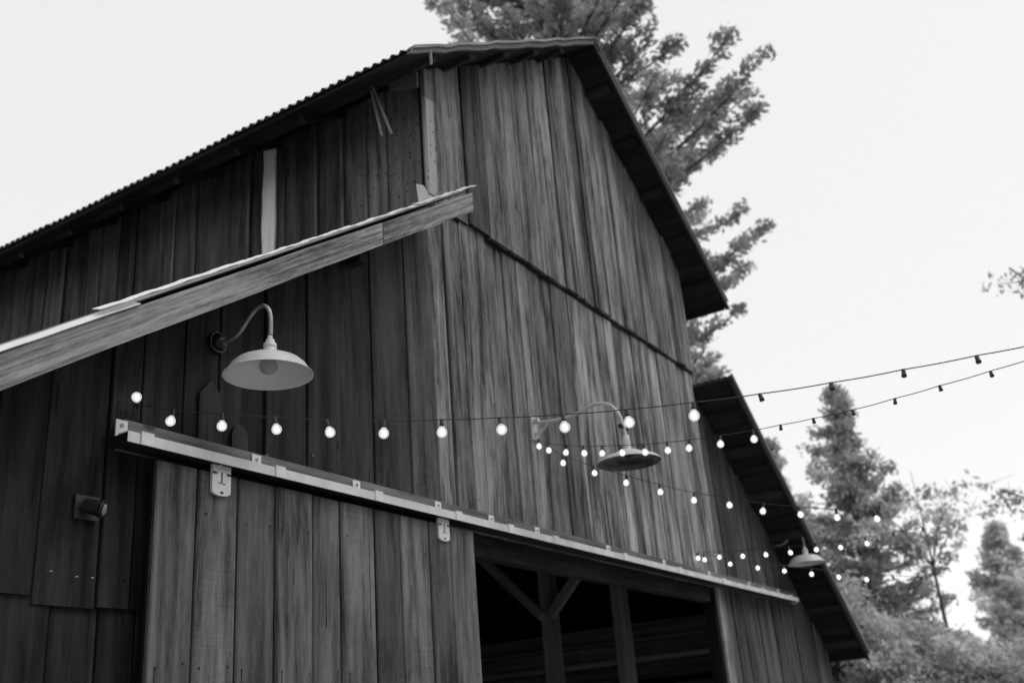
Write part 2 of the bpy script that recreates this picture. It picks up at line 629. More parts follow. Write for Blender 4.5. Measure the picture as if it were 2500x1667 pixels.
b.build("pale_board", M['pale'], barn, label="pale fresh board on the dark side wall")
b = MB()
b.box(XL - .046, XL + .045, -.066, -.042, 5.02, 5.78, tone=1.05, hole=.9)
b.box(XL - .046, XL + .045, -.064, -.042, 5.785, 6.02, tone=.5, hole=.2)
b.build("corner_trim", M['trim'], barn, label="pale corner board dotted with woodpecker holes")
b = MB()
b.hexa([(4.845, -.085, 4.95), (4.86, -.085, 4.95), (4.86, .05, 4.97), (4.845, .05, 4.97),
        (4.80, -.02, 5.09), (4.815, -.02, 5.09), (4.815, .035, 5.12), (4.80, .035, 5.12)], (0, 0, 1))
b.build("flashing_scrap", M['galv'], barn)
# right side of the nave, outer walls, back
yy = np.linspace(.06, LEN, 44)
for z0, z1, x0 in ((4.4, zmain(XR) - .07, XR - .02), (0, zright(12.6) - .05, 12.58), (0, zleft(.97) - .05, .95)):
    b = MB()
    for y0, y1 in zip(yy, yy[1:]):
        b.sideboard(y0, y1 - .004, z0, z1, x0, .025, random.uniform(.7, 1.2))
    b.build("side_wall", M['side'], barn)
b = MB()
for x0, x1 in zip(xs_ := list(np.linspace(.95, 12.6, 48)), xs_[1:]):
    for x_ in (0,):
        zt = [zmain(x) - .07 if XL < x < XR else (zleft(x) if x <= XL else zright(x)) - .07 for x in (x0, x1)]
        if (x0 - XL) * (x1 - XL) < 0 or (x0 - XR) * (x1 - XR) < 0:
            zt = [min(zt)] * 2
        b.board(x0, x1 - .004, 0, 0, zt[0], zt[1], LEN - .03, .025, random.uniform(.7, 1.2))
b.build("back_wall", M['side'], barn)


# roofs: corrugated sheets with an underside of boards
def corrugated(mb, xa, za, xb, zb, y0, y1, lift, per=.072, amp=.010, sag=0.0):
    steps = int((y1 - y0) / per * 8)
    nx = 2
    V = []
    d = Vector((xb - xa, 0, zb - za)).normalized()
    nr = Vector((-d.z, 0, d.x))
    if nr.z < 0: nr = -nr
    for i in range(steps + 1):
        y = y0 + (y1 - y0) * i / steps
        h = lift + amp * math.sin(2 * math.pi * y / per) + sag * math.sin(y * 2.2) * .5 + sag * math.sin(y * 5.1 + 1) * .3
        j = .012 * math.sin(math.floor(y / .65) * 2.7)      # sheets not quite in line along the eave
        V.append((Vector((xa, y, za)) + nr * h - d * (.03 + j), Vector((xb, y, zb)) + nr * h))
    for i in range(steps):
        a, c = V[i], V[i + 1]
        mb.poly([a[0], c[0], c[1], a[1]], None, 1, 0, True)


def roof_side(name, xa, za, xb, zb, y0, y1, deck, par, lift=.016, sag=.006):
    """one slope: sheet on top; boards, purlins below as its own parts"""
    m1 = MB()
    corrugated(m1, xa, za, xb, zb, y0 - .02, y1, lift, sag=sag)
    r = m1.build(name, M['sheet'], par, weld=True)
    m2 = MB()
    d = Vector((xb - xa, 0, zb - za))
    L_ = d.length
    d.normalize()
    nr = Vector((-d.z, 0, d.x))
    if nr.z < 0: nr = -nr
    k = max(4, int(L_ / .19))
    for i in range(k):
        s0, s1 = L_ * i / k, L_ * (i + 1) / k - .006
        a, c = Vector((xa, 0, za)) + d * s0, Vector((xa, 0, za)) + d * s1
        dn = nr * -(.022 + random.uniform(0, .004))
        up = nr * -.002
        P = [a + dn, c + dn, c + dn, a + dn, a + up, c + up, c + up, a + up]
        for q, yv in enumerate((y0, y0, y1, y1, y0, y0, y1, y1)): P[q] = Vector((P[q].x, yv, P[q].z))
        m2.hexa(P, (0, 1, 0), random.uniform(.7, 1.3))
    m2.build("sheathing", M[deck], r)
    return r, d, nr, L_


RY0 = -.30
m_roof, d1, n1, L1 = roof_side("roof_slope", EX0, EZ, XC, zmain(XC), RY0, LEN + .4, 'dark', barn)
m_roof2, d2, n2, L2 = roof_side("roof_slope", EX1, EZ1, XC, zmain(XC), RY0, LEN + .4, 'dark', barn)
b = MB()
for s in (-1, 1):
    b.hexa([(XC, RY0 - .05, zmain(XC) + .035), (XC + s * .20, RY0 - .05, zmain(XC + s * .2) + .035), (XC + s * .20, LEN + .4, zmain(XC + s * .2) + .035), (XC, LEN + .4, zmain(XC) + .035),
            (XC, RY0 - .05, zmain(XC) + .04), (XC + s * .20, RY0 - .05, zmain(XC + s * .2) + .04), (XC + s * .20, LEN + .4, zmain(XC + s * .2) + .04), (XC, LEN + .4, zmain(XC) + .04)], (0, 1, 0))
b.build("ridge_cap", M['sheet'], barn)
# lookouts and purlins under the front overhang, rafter tails along the eaves
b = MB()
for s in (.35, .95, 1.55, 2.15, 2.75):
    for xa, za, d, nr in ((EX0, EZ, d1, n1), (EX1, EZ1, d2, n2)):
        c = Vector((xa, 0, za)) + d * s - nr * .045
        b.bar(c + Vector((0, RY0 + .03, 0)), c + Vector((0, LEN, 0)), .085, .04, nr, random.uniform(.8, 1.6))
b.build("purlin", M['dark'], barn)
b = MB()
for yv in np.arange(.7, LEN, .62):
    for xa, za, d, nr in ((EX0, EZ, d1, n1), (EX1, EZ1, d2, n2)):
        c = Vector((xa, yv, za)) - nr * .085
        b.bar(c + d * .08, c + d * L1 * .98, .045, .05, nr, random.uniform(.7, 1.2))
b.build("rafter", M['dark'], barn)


def rake(name, x0, z0, x1, z1, y, th, h, mat, par, drop=0.0, wav=0.0, nseg=12, tone=1.0, label=None):
    """board along a roof edge, ends cut upright, height measured upright"""
    mb = MB()
    pv = None
    for i in range(nseg + 1):
        t = i / nseg
        x, z = x0 + (x1 - x0) * t, z0 + (z1 - z0) * t - drop
        w = wav * (math.sin(i * 1.7) + .6 * math.sin(i * 3.1 + 1))
        hh = h + wav * .5 * math.sin(i * 2.3)
        cur = [(x, y, z - hh + w), (x, y + th, z - hh + w), (x, y + th, z + w), (x, y, z + w)]
        if pv:
            mb.hexa([pv[0], cur[0], cur[1], pv[1], pv[3], cur[3], cur[2], pv[2]], (x1 - x0, 0, z1 - z0), tone, seed=(3.0 + drop * 90, x0 * 3))
        pv = cur
    return mb.build(name, M[mat], par, label=label)


rake("rake_board", EX0 - .01, EZ + .01, XC, zmain(XC) + .01, RY0 - .03, .028, .040, 'rake', m_roof, 0, .006, 22)
rake("rake_trim", EX0 + .02, EZ + .045, XC, zmain(XC) + .045, RY0 - .045, .05, .022, 'rake2', m_roof, 0, .006, 22)
rake("rake_board", EX1 + .005, EZ1 + .02, XC, zmain(XC) + .02, RY0 - .03, .028, .085, 'dark', m_roof2)
rake("rake_trim", EX1 + .005, EZ1 + .02, XC + .06, zmain(XC) - .02, RY0 - .048, .018, .024, 'rake', m_roof2, .066)
rake("rake_trim", EX1 + .01, EZ1 + .045, XC, zmain(XC) + .045, RY0 - .045, .05, .024, 'rake2', m_roof2, 0, .004, 18)
b = MB()
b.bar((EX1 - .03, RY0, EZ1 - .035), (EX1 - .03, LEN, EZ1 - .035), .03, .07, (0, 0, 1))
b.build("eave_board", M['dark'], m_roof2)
b = MB()
for (p0, p1) in (((4.62, .26, 5.93), (4.60, .15, 5.44)), ((4.60, .22, 5.88), (4.60, .07, 5.42))):
    b.bar(p0, p1, .011, .018, (1, 0, 0), random.uniform(.6, .9))
b.build("loose_lath", M['trim'], barn, label="two broken laths hanging under the eave")
b = MB()
b.hexa([(4.64, .10, 5.81), (4.64, -.12, 5.74), (4.67, -.12, 5.74), (4.67, .10, 5.81), (4.64, .13, 5.885), (4.64, -.12, 5.86), (4.67, -.12, 5.86), (4.67, .13, 5.885)], (0, 1, 0), .8)
b.build("eave_block", M['right'], barn)
b = MB()
b.box(4.515, 4.53, -.335, -.322, 5.745, 5.855, tone=.7)
b.build("loose_lath", M['trim'], barn)

# left lean-to
lr, dl, nl, Ll = roof_side("lean_to_roof", .85, zleft(.85), XL - .03, zleft(XL - .03), -.30, LEN + .3, 'dark', barn, lift=.025, sag=.004)
rake("rake_beam", .85, zleft(.85), 3.935, zleft(3.935), -.345, .045, .137, 'rafter', lr, 0.0, .002, 10)
rake("rake_beam", 3.945, zleft(3.945), 4.885, zleft(4.885), -.345, .045, .137, 'rafter', lr, 0.004, .004, 6, .95, label="split end piece of the rake timber")


def edge_strip(x0, x1, off, h, wav, ph):
    mb = MB()
    nseg = 26
    pv = None
    for i in range(nseg + 1):
        x = x0 + (x1 - x0) * i / nseg
        z = zleft(x) + off + wav * math.sin(i * .9 + ph) + wav * .6 * math.sin(i * 2.2 + ph * 2)
        cur = [(x, -.360, z), (x, -.357, z - .003), (x, -.31, z + h + .002), (x, -.31, z + h + .005)]
        if pv:
            mb.poly([pv[0], cur[0], cur[3], pv[3]], None, 1)
            mb.poly([pv[1], pv[2], cur[2], cur[1]], None, 1)
            mb.poly([pv[0], pv[1], cur[1], cur[0]], None, 1)
        pv = cur
    return mb.build("edge_flashing", M['galv'], lr)


edge_strip(.85, 2.38, .006, .020, .0008, 0)
edge_strip(2.20, 2.95, .038, .012, .0018, 1)
edge_strip(2.90, 3.58, .036, .009, .0026, 4)
edge_strip(3.45, 4.32, .033, .011, .0032, 2.6)
edge_strip(4.26, 4.92, .036, .012, .0034, .6)
b = MB()
b.box(4.03, 4.085, -.10, 0, 4.215, 4.265, (0, 1, 0))
b.build("purlin_end", M['dark'], lr)

# right lean-to
rr, dr, nr_, Lr = roof_side("lean_to_roof", 12.75, zright(12.75), XR, zright(XR), -.38, LEN + .3, 'dark', barn, lift=.025)
rake("rake_board", 12.76, zright(12.76) + .02, XR + .01, zright(XR) + .02, -.405, .026, .105, 'dark', rr)
rake("rake_trim", 12.77, zright(12.77) + .03, XR + .01, zright(XR) + .03, -.425, .02, .04, 'old', rr)
b = MB()
for s in (.25, .85, 1.45, 2.05, 2.65, 3.3, 3.95):
    c = Vector((12.75, 0, zright(12.75))) + dr * s - nr_ * .05
    b.bar(c + Vector((0, -.37, 0)), c + Vector((0, LEN, 0)), .09, .05, nr_, random.uniform(.8, 1.8))
b.build("purlin", M['dark'], rr)
b = MB()
b.bar((12.72, -.38, zright(12.72) - .06), (12.72, LEN, zright(12.72) - .06), .03, .08, (0, 0, 1))
b.build("eave_board", M['dark'], rr)

# header over the doorway, jamb, track
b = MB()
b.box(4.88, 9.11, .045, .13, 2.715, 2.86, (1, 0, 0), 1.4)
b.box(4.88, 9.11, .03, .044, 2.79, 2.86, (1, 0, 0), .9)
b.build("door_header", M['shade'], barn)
for x0 in (9.15, 4.74):
    b = MB()
    b.box(x0, x0 + .115, .03, .14, 0, 2.86, tone=.5)
    b.build("door_jamb", M['dark'], barn)
b = MB()
xs = [2.575, 5.57, 8.6, 11.5]
for x0, x1 in zip(xs, xs[1:]):
    b.box(x0, x1 - .006, -.05, -.001, 2.842, 2.962, (1, 0, 0), random.uniform(.8, 1.1))
tb = b.build("track_timber", M['track'], barn)
b = MB()
x0, x1 = 2.505, 11.15
b.box(x0, x1, -.172, -.168, 2.829, 2.872)          # face of the C-shaped rail
b.box(x0, x1, -.168, -.112, 2.868, 2.872)
b.cur = 1                                          # solid black block in place of the shade inside and behind the rail
b.box(x0 + .002, x1 - .002, -.1675, -.053, 2.832, 2.8675)
rail = b.build("door_rail", (M['rail'], M['black']), barn)
for xb in (2.595, 3.34, 4.05, 4.77, 5.33, 5.89, 6.93, 7.95, 8.95, 10.0, 10.9):
    b = MB()
    b.box(xb - .030, xb + .030, -.179, -.1725, 2.827, 2.876)
    b.box(xb - .030, xb + .030, -.179, -.052, 2.8765, 2.880)
    b.box(xb - .062, xb - .006, -.058, -.0515, 2.880, 2.953)
    b.cur = 1
    b.tube([(xb - .034, -.064, 2.930), (xb - .034, -.057, 2.930)], .008, 8)
    b.build("rail_bracket", (M['white'], M['pipe']), rail)

# sliding door
b = MB()
sx = [2.70, 2.92, 3.15, 3.38, 3.62, 3.82, 4.08, 4.29, 4.55, 4.75, 5.005]
tn = [1.0, 1.1, .95, .9, 1.0, 1.05, .85, 1.05, .85, 1.05]
for (x0, x1), t in zip(zip(sx, sx[1:]), tn):
    b.board(x0, x1 - .012, .06, .06, 2.80, 2.80, -.122 + random.choice((0, .006)), .022, t * random.uniform(.75, 1.2), c=.006, nails=(2.0, 2.62))
door = b.build("sliding_door", M['door'], barn)
b = MB()
for z in (.25, 1.4, 2.55):
    b.box(2.71, 4.99, -.099, -.065, z, z + .14, (1, 0, 0))
b.box(2.703, 4.99, -.099, -.075, .06, 2.795, tone=.5)
b.build("door_frame", M['dark'], door)
for xc, z0, z1 in ((3.025, 2.700, 2.832), (4.67, 2.705, 2.830)):
    b = MB()
    w, yf = .052, -.137
    P = [(xc - w, z1), (xc - w, z0 + .018)] + [(xc + w * math.sin(a), z0 + .018 - .018 * math.cos(a)) for a in np.linspace(-1.2, 1.2, 9)] + [(xc + w, z0 + .018), (xc + w, z1)]
    b.poly([(x, yf, z) for x, z in P])
    for i in range(len(P)):
        a, c = P[i], P[(i + 1) % len(P)]
        b.poly([(a[0], -.1225, a[1]), (c[0], -.1225, c[1]), (c[0], yf, c[1]), (a[0], yf, a[1])])
    b.cur = 1
    b.box(xc - .003, xc + .003, yf - .002, yf - .0005, z1 - .075, z1 - .030)       # slots pressed in the plate
    b.box(xc - .052, xc - .028, yf - .002, yf - .0005, z1 - .040, z1 - .031)
    b.box(xc + .028, xc + .052, yf - .002, yf - .0005, z1 - .040, z1 - .031)
    b.box(xc - .018, xc - .004, yf - .002, yf - .0005, z1 - .079, z1 - .075)
    b.box(xc + .004, xc + .020, yf - .002, yf - .0005, z1 - .081, z1 - .077)
    b.box(xc - .006, xc + .010, yf - .002, yf - .0005, z0 + .010, z0 + .018)
    b.cur = 0
    b.tube([(xc - .015, -.140, z1 - .004), (xc - .015, -.140, 2.874 - .03)], .006, 8)
    b.lathe([(0, -.004), (.024, -.004), (.024, .004), (0, .004)], 16, (xc - .015, -.140, 2.84))
    b.build("door_hanger", (M['white'], M['black']), door)

# framing seen through the doorway
for yv in (1.92, 5.0, 8.0):
    for xv in (9.36, 4.87):
        b = MB()
        b.box(xv, xv + .14, yv - .07, yv + .07, 0, 5.3, tone=random.uniform(.9, 1.1))
        b.build("post", M['post'], barn)
b = MB()
b.box(9.37, 9.50, 1.05, 1.18, 0, 4.5, tone=1.2)
b.build("post", M['post'], barn)
for s, ln in ((1, 1.05), (-1, 1.05)):
    b = MB()
    b.bar((9.325, 1.90 + s * .05, 2.84), (9.325, 1.90 + s * ln, 2.79 + ln), .09, .07, (1, 0, 0), 1.25)
    b.build("brace", M['post'], barn)
b = MB()
b.box(9.36, 9.50, .2, LEN, 3.86, 4.02, (0, 1, 0))
b.build("tie_beam", M['post'], barn)
b = MB()
for z, h in ((2.66, .17), (2.46, .16), (2.22, .17), (1.98, .17), (1.74, .18)):
    b.box(11.0, 11.04, .2, 8.0, z, z + h, (0, 1, 0), random.uniform(.7, 1.3))
b.box(10.93, 11.0, .2, 8.0, 2.40, 2.455, (0, 1, 0), 2.0)
b.box(10.95, 11.0, .2, 8.0, 2.63, 2.66, (0, 1, 0), 1.2)
for y0 in np.arange(.2, 7.6, .26):
    b.sideboard(y0, y0 + .25, 0, 1.72, 11.0, .03, random.uniform(.6, 1.5))
b.build("stall_partition", M['old'], barn)

# ------------------------------------------------------------------ lamps on the wall


def catmull(P, k=6):
    P = [Vector(p) for p in P]
    out = []
    for i in range(len(P) - 1):
        a, b_, c, d = P[max(i - 1, 0)], P[i], P[i + 1], P[min(i + 2, len(P) - 1)]
        for j in range(k):
            t = j / k
            out.append(.5 * ((2 * b_) + (c - a) * t + (2 * a - 5 * b_ + 4 * c - d) * t * t + (3 * b_ - a - 3 * c + d) * t ** 3))
    out.append(P[-1])
    return out


def lathe_part(name, prof, mat, par, at, n=48):
    mb = MB()
    mb.lathe(prof, n)
    o = mb.build(name, M[mat], None, weld=True)
    o.parent = par
    o.location = at
    return o


def local_part(mb, name, mat, par, weld=True):
    o = mb.build(name, M[mat], None, weld=weld)
    o.parent = par
    return o


GL = "gooseneck lamps with dome shades"
lamp = thing("barn_lamp", (3.09, -.001, 3.46), "pale dome lamp on a dark gooseneck above the sliding door, under the left roof beam", "wall lamp", GL)
mb = MB()
mb.tube([(0, .0, 0), (0, -.022, 0)], [.052, .050], 28)
mb.tube([(0, -.022, 0), (0, -.040, -.001), (0, -.048, -.001)], [.046, .030, .016], 28)
local_part(mb, "wall_plate", 'fixture', lamp)
mb = MB()
mb.tube(catmull([(0, -.03, -.001), (0, -.09, -.008), (0, -.15, .010), (0, -.206, .062), (0, -.256, .099), (0, -.303, .102), (0, -.337, .070), (0, -.349, .020), (0, -.349, -.060)]), .0095, 12)
local_part(mb, "gooseneck", 'pipe', lamp)
lathe_part("socket", [(0, .040), (.011, .040), (.013, .022), (.020, .020), (.021, .004), (.029, .002), (.030, -.018), (.028, -.020), (.030, -.022), (.030, -.052), (.034, -.058)], 'shade_out', lamp, (0, -.346, -.100), 32)
sh = lathe_part("lamp_shade", [(.030, .092), (.062, .089), (.105, .080), (.140, .064), (.165, .042), (.181, .016), (.188, .004), (.197, .000), (.198, -.003)], 'shade_out', lamp, (0, -.338, -.243))
lathe_part("reflector", [(.198, -.003), (.187, .000), (.179, .012), (.163, .038), (.138, .060), (.104, .076), (.060, .085), (.0, .088)], 'shade_in', sh, (0, 0, 0))
lathe_part("lamp_bulb", [(0, .004), (.016, .006), (.031, .015), (.040, .030), (.042, .046), (.034, .064), (.020, .078), (.018, .088)], 'bulb_off', lamp, (0, -.338, -.243), 28)
# the far one is the same fitting
lamp2 = lamp.copy()
COL.objects.link(lamp2)
lamp2.location = (11.1, -.001, 3.45)
lamp2["label"] = "farthest gooseneck dome lamp, near the right end of the door rail"
for ch in list(lamp.children):
    c = ch.copy()
    COL.objects.link(c)
    c.parent = lamp2
    for gch in list(ch.children):
        d_ = gch.copy()
        COL.objects.link(d_)
        d_.parent = c

old = thing("barn_lamp", (6.02, -.001, 3.70), "old shallow-dish lamp with a dark underside on a long arched pale pipe", "wall lamp", GL)
mb = MB()
mb.box(-.035, .035, -.012, 0, -.10, .07)
mb.tube([(0, -.012, .035), (0, -.05, .035)], .020, 14)
mb.tube([(0, -.012, -.06), (0, -.04, -.06)], .016, 14)
local_part(mb, "wall_plate", 'pipe_pale', old, False)
mb = MB()
mb.tube(catmull([(0, -.03, .02), (0, -.133, .006), (0, -.264, .002), (0, -.368, .012), (0, -.445, .036), (0, -.531, .041), (0, -.615, .007), (0, -.668, -.070), (0, -.690, -.155), (0, -.700, -.24)]), .0125, 12)
mb.tube(catmull([(0, -.03, -.06), (0, -.07, -.045), (0, -.12, .000)]), .009, 10)
local_part(mb, "arm", 'pipe_pale', old)
mb = MB()
mb.tube([(-.045, -.692, -.165), (.045, -.692, -.165)], .008, 8)
mb.tube([(-.052, -.692, -.165), (-.036, -.692, -.165)], .016, 10)
mb.tube([(.036, -.692, -.165), (.052, -.692, -.165)], .016, 10)
local_part(mb, "pivot_bolt", 'fixture', old)
lathe_part("socket", [(0, .10), (.022, .10), (.026, .05), (.026, -.02), (.05, -.03)], 'pipe_pale', old, (0, -.70, -.325), 24)
sh = lathe_part("lamp_shade", [(.03, .050), (.06, .047), (.085, .036), (.10, .016), (.16, .006), (.195, -.010), (.210, -.024), (.214, -.034)], 'pipe_pale', old, (0, -.70, -.375))
lathe_part("reflector", [(.214, -.034), (.208, -.036), (.203, -.028), (.185, -.016), (.165, -.004), (.150, -.012), (.125, .000), (.105, -.006), (.085, .008), (.06, .004), (.042, .020), (.036, .034)], 'tin_dark', sh, (0, 0, 0))
lathe_part("socket_mouth", [(.036, .034), (.030, .012), (.026, .012), (.026, .046), (0, .046)], 'black', sh, (0, 0, 0), 20)

# small spot fixture left of the door
fx = thing("spotlight", (2.47, 0, 2.585), "small dark spot fixture on a square plate, left of the sliding door", "spotlight")
mb = MB()
fx.scale = (.84, .84, .84)
mb.box(-.068, .058, -.012, -.001, -.050, .060)
local_part(mb, "wall_plate", 'plate', fx, False)
mb = MB()
mb.tube([(-.02, -.012, 0), (-.015, -.04, 0)], .018, 12)
mb.tube([(-.03, -.025, .010), (.012, -.085, -.012)], [.034, .036], 24)
mb.tube([(.012, -.085, -.012), (.014, -.088, -.013)], [.041, .041], 24)
mb.tube([(.016, -.091, -.014), (.022, -.099, -.017)], [.041, .039], 24)
local_part(mb, "spot_head", 'fixture', fx, False)
mb = MB()
mb.tube([(.0222, -.0995, -.0172), (.0245, -.1025, -.0182)], [.028, .020], 18)
local_part(mb, "lens", 'lens', fx, False)

# ------------------------------------------------------------------ strings of globe bulbs
STR = [
    ([(2.66, -.02, 3.05), (2.708, -0.18, 3.004), (2.79, -0.383, 2.956), (2.875, -0.595, 2.912), (2.956, -0.801, 2.87), (3.039, -1.015, 2.836), (3.12, -1.234, 2.809), (3.2, -1.452, 2.784), (3.285, -1.681, 2.763), (3.366, -1.908, 2.748), (3.447, -2.14, 2.739), (3.527, -2.375, 2.735), (3.605, -2.612, 2.738), (3.682, -2.85, 2.747), (3.758, -3.091, 2.758), (3.835, -3.333, 2.771), (3.91, -3.575, 2.787), (3.985, -3.82, 2.806)],
     10, "nearest bulb string, running out from the wall above the left end of the door rail"),
    ([(6.02, -.012, 3.62), (5.981, -0.056, 3.586), (5.898, -0.176, 3.513), (5.837, -0.344, 3.452), (5.77, -0.505, 3.398), (5.702, -0.67, 3.348), (5.632, -0.835, 3.303), (5.57, -1.013, 3.257), (5.505, -1.191, 3.218), (5.431, -1.356, 3.181), (5.379, -1.562, 3.149), (5.327, -1.771, 3.122), (5.254, -1.946, 3.096), (5.191, -2.141, 3.073), (5.137, -2.356, 3.056), (5.08, -2.572, 3.049), (5.026, -2.797, 3.046), (4.975, -3.031, 3.046), (4.931, -3.281, 3.053), (4.88, -3.53, 3.066)],
     11, "bulb string sagging from the bracket of the dish lamp, crossing in front of its shade"),
    ([(6.03, -.012, 3.60), (6.026, -0.212, 3.443), (6.078, -0.411, 3.339), (6.131, -0.617, 3.242), (6.183, -0.824, 3.148), (6.234, -1.034, 3.061), (6.275, -1.245, 2.995), (6.316, -1.452, 2.925), (6.353, -1.665, 2.87), (6.389, -1.877, 2.819), (6.425, -2.096, 2.774)],
     10, "bulb string dropping steeply from the bracket of the dish lamp, passing below its shade"),
    ([(8.76, -.01, 3.12), (8.746, -0.038, 3.11), (8.699, -0.254, 3.081), (8.659, -0.48, 3.048), (8.608, -0.693, 3.021), (8.564, -0.918, 2.997), (8.522, -1.154, 2.981), (8.465, -1.358, 2.957), (8.412, -1.58, 2.946), (8.361, -1.807, 2.94), (8.311, -2.038, 2.935)],
     8, "upper of the two far bulb strings, passing just above the farthest lamp shade"),
    ([(8.77, -.01, 3.10), (8.779, -0.08, 3.092), (8.872, -0.28, 3.034), (8.971, -0.488, 2.976), (9.063, -0.694, 2.928), (9.161, -0.906, 2.877), (9.25, -1.108, 2.83), (9.342, -1.316, 2.786), (9.432, -1.526, 2.749), (9.524, -1.742, 2.715)],
     7, "lower of the two far bulb strings, passing just below the farthest lamp shade"),
]
mb = MB()
mb.lathe([(0, -.049), (.009, -.0475), (.0165, -.0425), (.0212, -.0345), (.0222, -.026), (.0205, -.0175), (.0165, -.011), (.0115, -.006), (.009, -.001), (.0085, .0)], 20)
o = mb.build("bulb", M['globe'], weld=True)
GLOBE = o.data
GLOBE2 = GLOBE.copy()
GLOBE2.materials[0] = M['globe_dim']
bpy.data.objects.remove(o)
mb = MB()
mb.lathe([(0, -.040), (.007, -.037), (.0105, -.030), (.009, -.021), (.005, -.014), (0, -.010)], 12)
o = mb.build("filament", M['filament'], weld=True)
FIL = o.data
bpy.data.objects.remove(o)
mb = MB()
mb.lathe([(0, .027), (.0055, .027), (.0075, .022), (.008, .008), (.0095, .006), (.0095, -.003), (0, -.003)], 14)
o = mb.build("socket", M['black'], weld=True)
SOCK = o.data
bpy.data.objects.remove(o)
for me_ in (GLOBE, GLOBE2, FIL):
    me_.transform(Matrix.Scale(.92, 4))
for pts, lit, label in STR:
    t = thing("string_light", pts[0], label, "string light", "strings of globe bulbs off the barn wall")
    w = MB()
    path = []
    for i in range(len(pts) - 1):
        a, c = Vector(pts[i]), Vector(pts[i + 1])
        for k in range(4):
            q = a.lerp(c, k / 4)
            q.z -= .0025 * math.sin(math.pi * k / 4)
            path.append(q)
    path.append(Vector(pts[-1]))
    w.tube(path, .0021, 6)
    w.build("wire", M['black'], t)
    for i, p in enumerate(pts[1:]):
        sk = bpy.data.objects.new("socket", SOCK)
        COL.objects.link(sk)
        sk.parent = t
        sk.location = Vector(p) - Vector(pts[0]) - Vector((0, 0, .025))
        sk.rotation_euler = (random.uniform(-.25, .25), random.uniform(-.22, .22), random.uniform(0, 6))
        on = i < lit
        gb = bpy.data.objects.new("bulb", GLOBE if on else GLOBE2)
        COL.objects.link(gb)
        gb.parent = sk
        gb.location = (0, 0, -.002)
        if on:
            fl = bpy.data.objects.new("filament", FIL)
            COL.objects.link(fl)
            fl.parent = sk
            fl.location = (0, 0, -.002)
    if label.startswith("nearest"):                  # first bulb, tipped up against the wall
        sk = bpy.data.objects.new("socket", SOCK)
        COL.objects.link(sk)
        sk.parent = t
        sk.location = (-.03, -.035, -.005)
        sk.rotation_euler = (math.radians(205), math.radians(-35), 0)
        for me_, nm in ((GLOBE, "bulb"), (FIL, "filament")):
            gb = bpy.data.objects.new(nm, me_)
            COL.objects.link(gb)
            gb.parent = sk


# ------------------------------------------------------------------ trees
def leaf_mesh(name, C, S, tone, mat, par, flat=.6, along=None, aspect=.45):
    """many leaf-sized faces; C centres (n,3), S sizes, tone per leaf"""
    n = len(C)
    a = RNG.normal(size=(n, 3))
    if along is not None: a = along + a * .55
    a /= np.linalg.norm(a, axis=1)[:, None]
    b_ = RNG.normal(size=(n, 3))
    b_[:, 2] *= flat
    b_ -= a * (a * b_).sum(1)[:, None]
    b_ /= np.linalg.norm(b_, axis=1)[:, None]
    S = S[:, None]
    V = np.empty((n, 4, 3))
    V[:, 0] = C - a * S
    V[:, 1] = C + b_ * S * aspect
    V[:, 2] = C + a * S
    V[:, 3] = C - b_ * S * aspect
    me = bpy.data.meshes.new(name)
    me.vertices.add(n * 4)
    me.vertices.foreach_set("co", V.ravel())
    me.loops.add(n * 4)
    me.loops.foreach_set("vertex_index", np.arange(n * 4, dtype=np.int32))
    me.polygons.add(n)
    me.polygons.foreach_set("loop_start", np.arange(0, n * 4, 4, dtype=np.int32))
    me.update(calc_edges=True)
    at = me.attributes.new("tone", 'FLOAT', 'FACE')
    at.data.foreach_set("value", tone.astype(np.float32))
    me.materials.append(mat)
    o = bpy.data.objects.new(name, me)
    COL.objects.link(o)
    o.parent = par
    return o


LEAF = leaf_mat("needles", .54, .5)
LEAF_R = leaf_mat("redwood_needles", .46, .45)
LEAF2 = leaf_mat("leaves", .70, .5)
LEAF3 = leaf_mat("pale_needles", .78, .5)


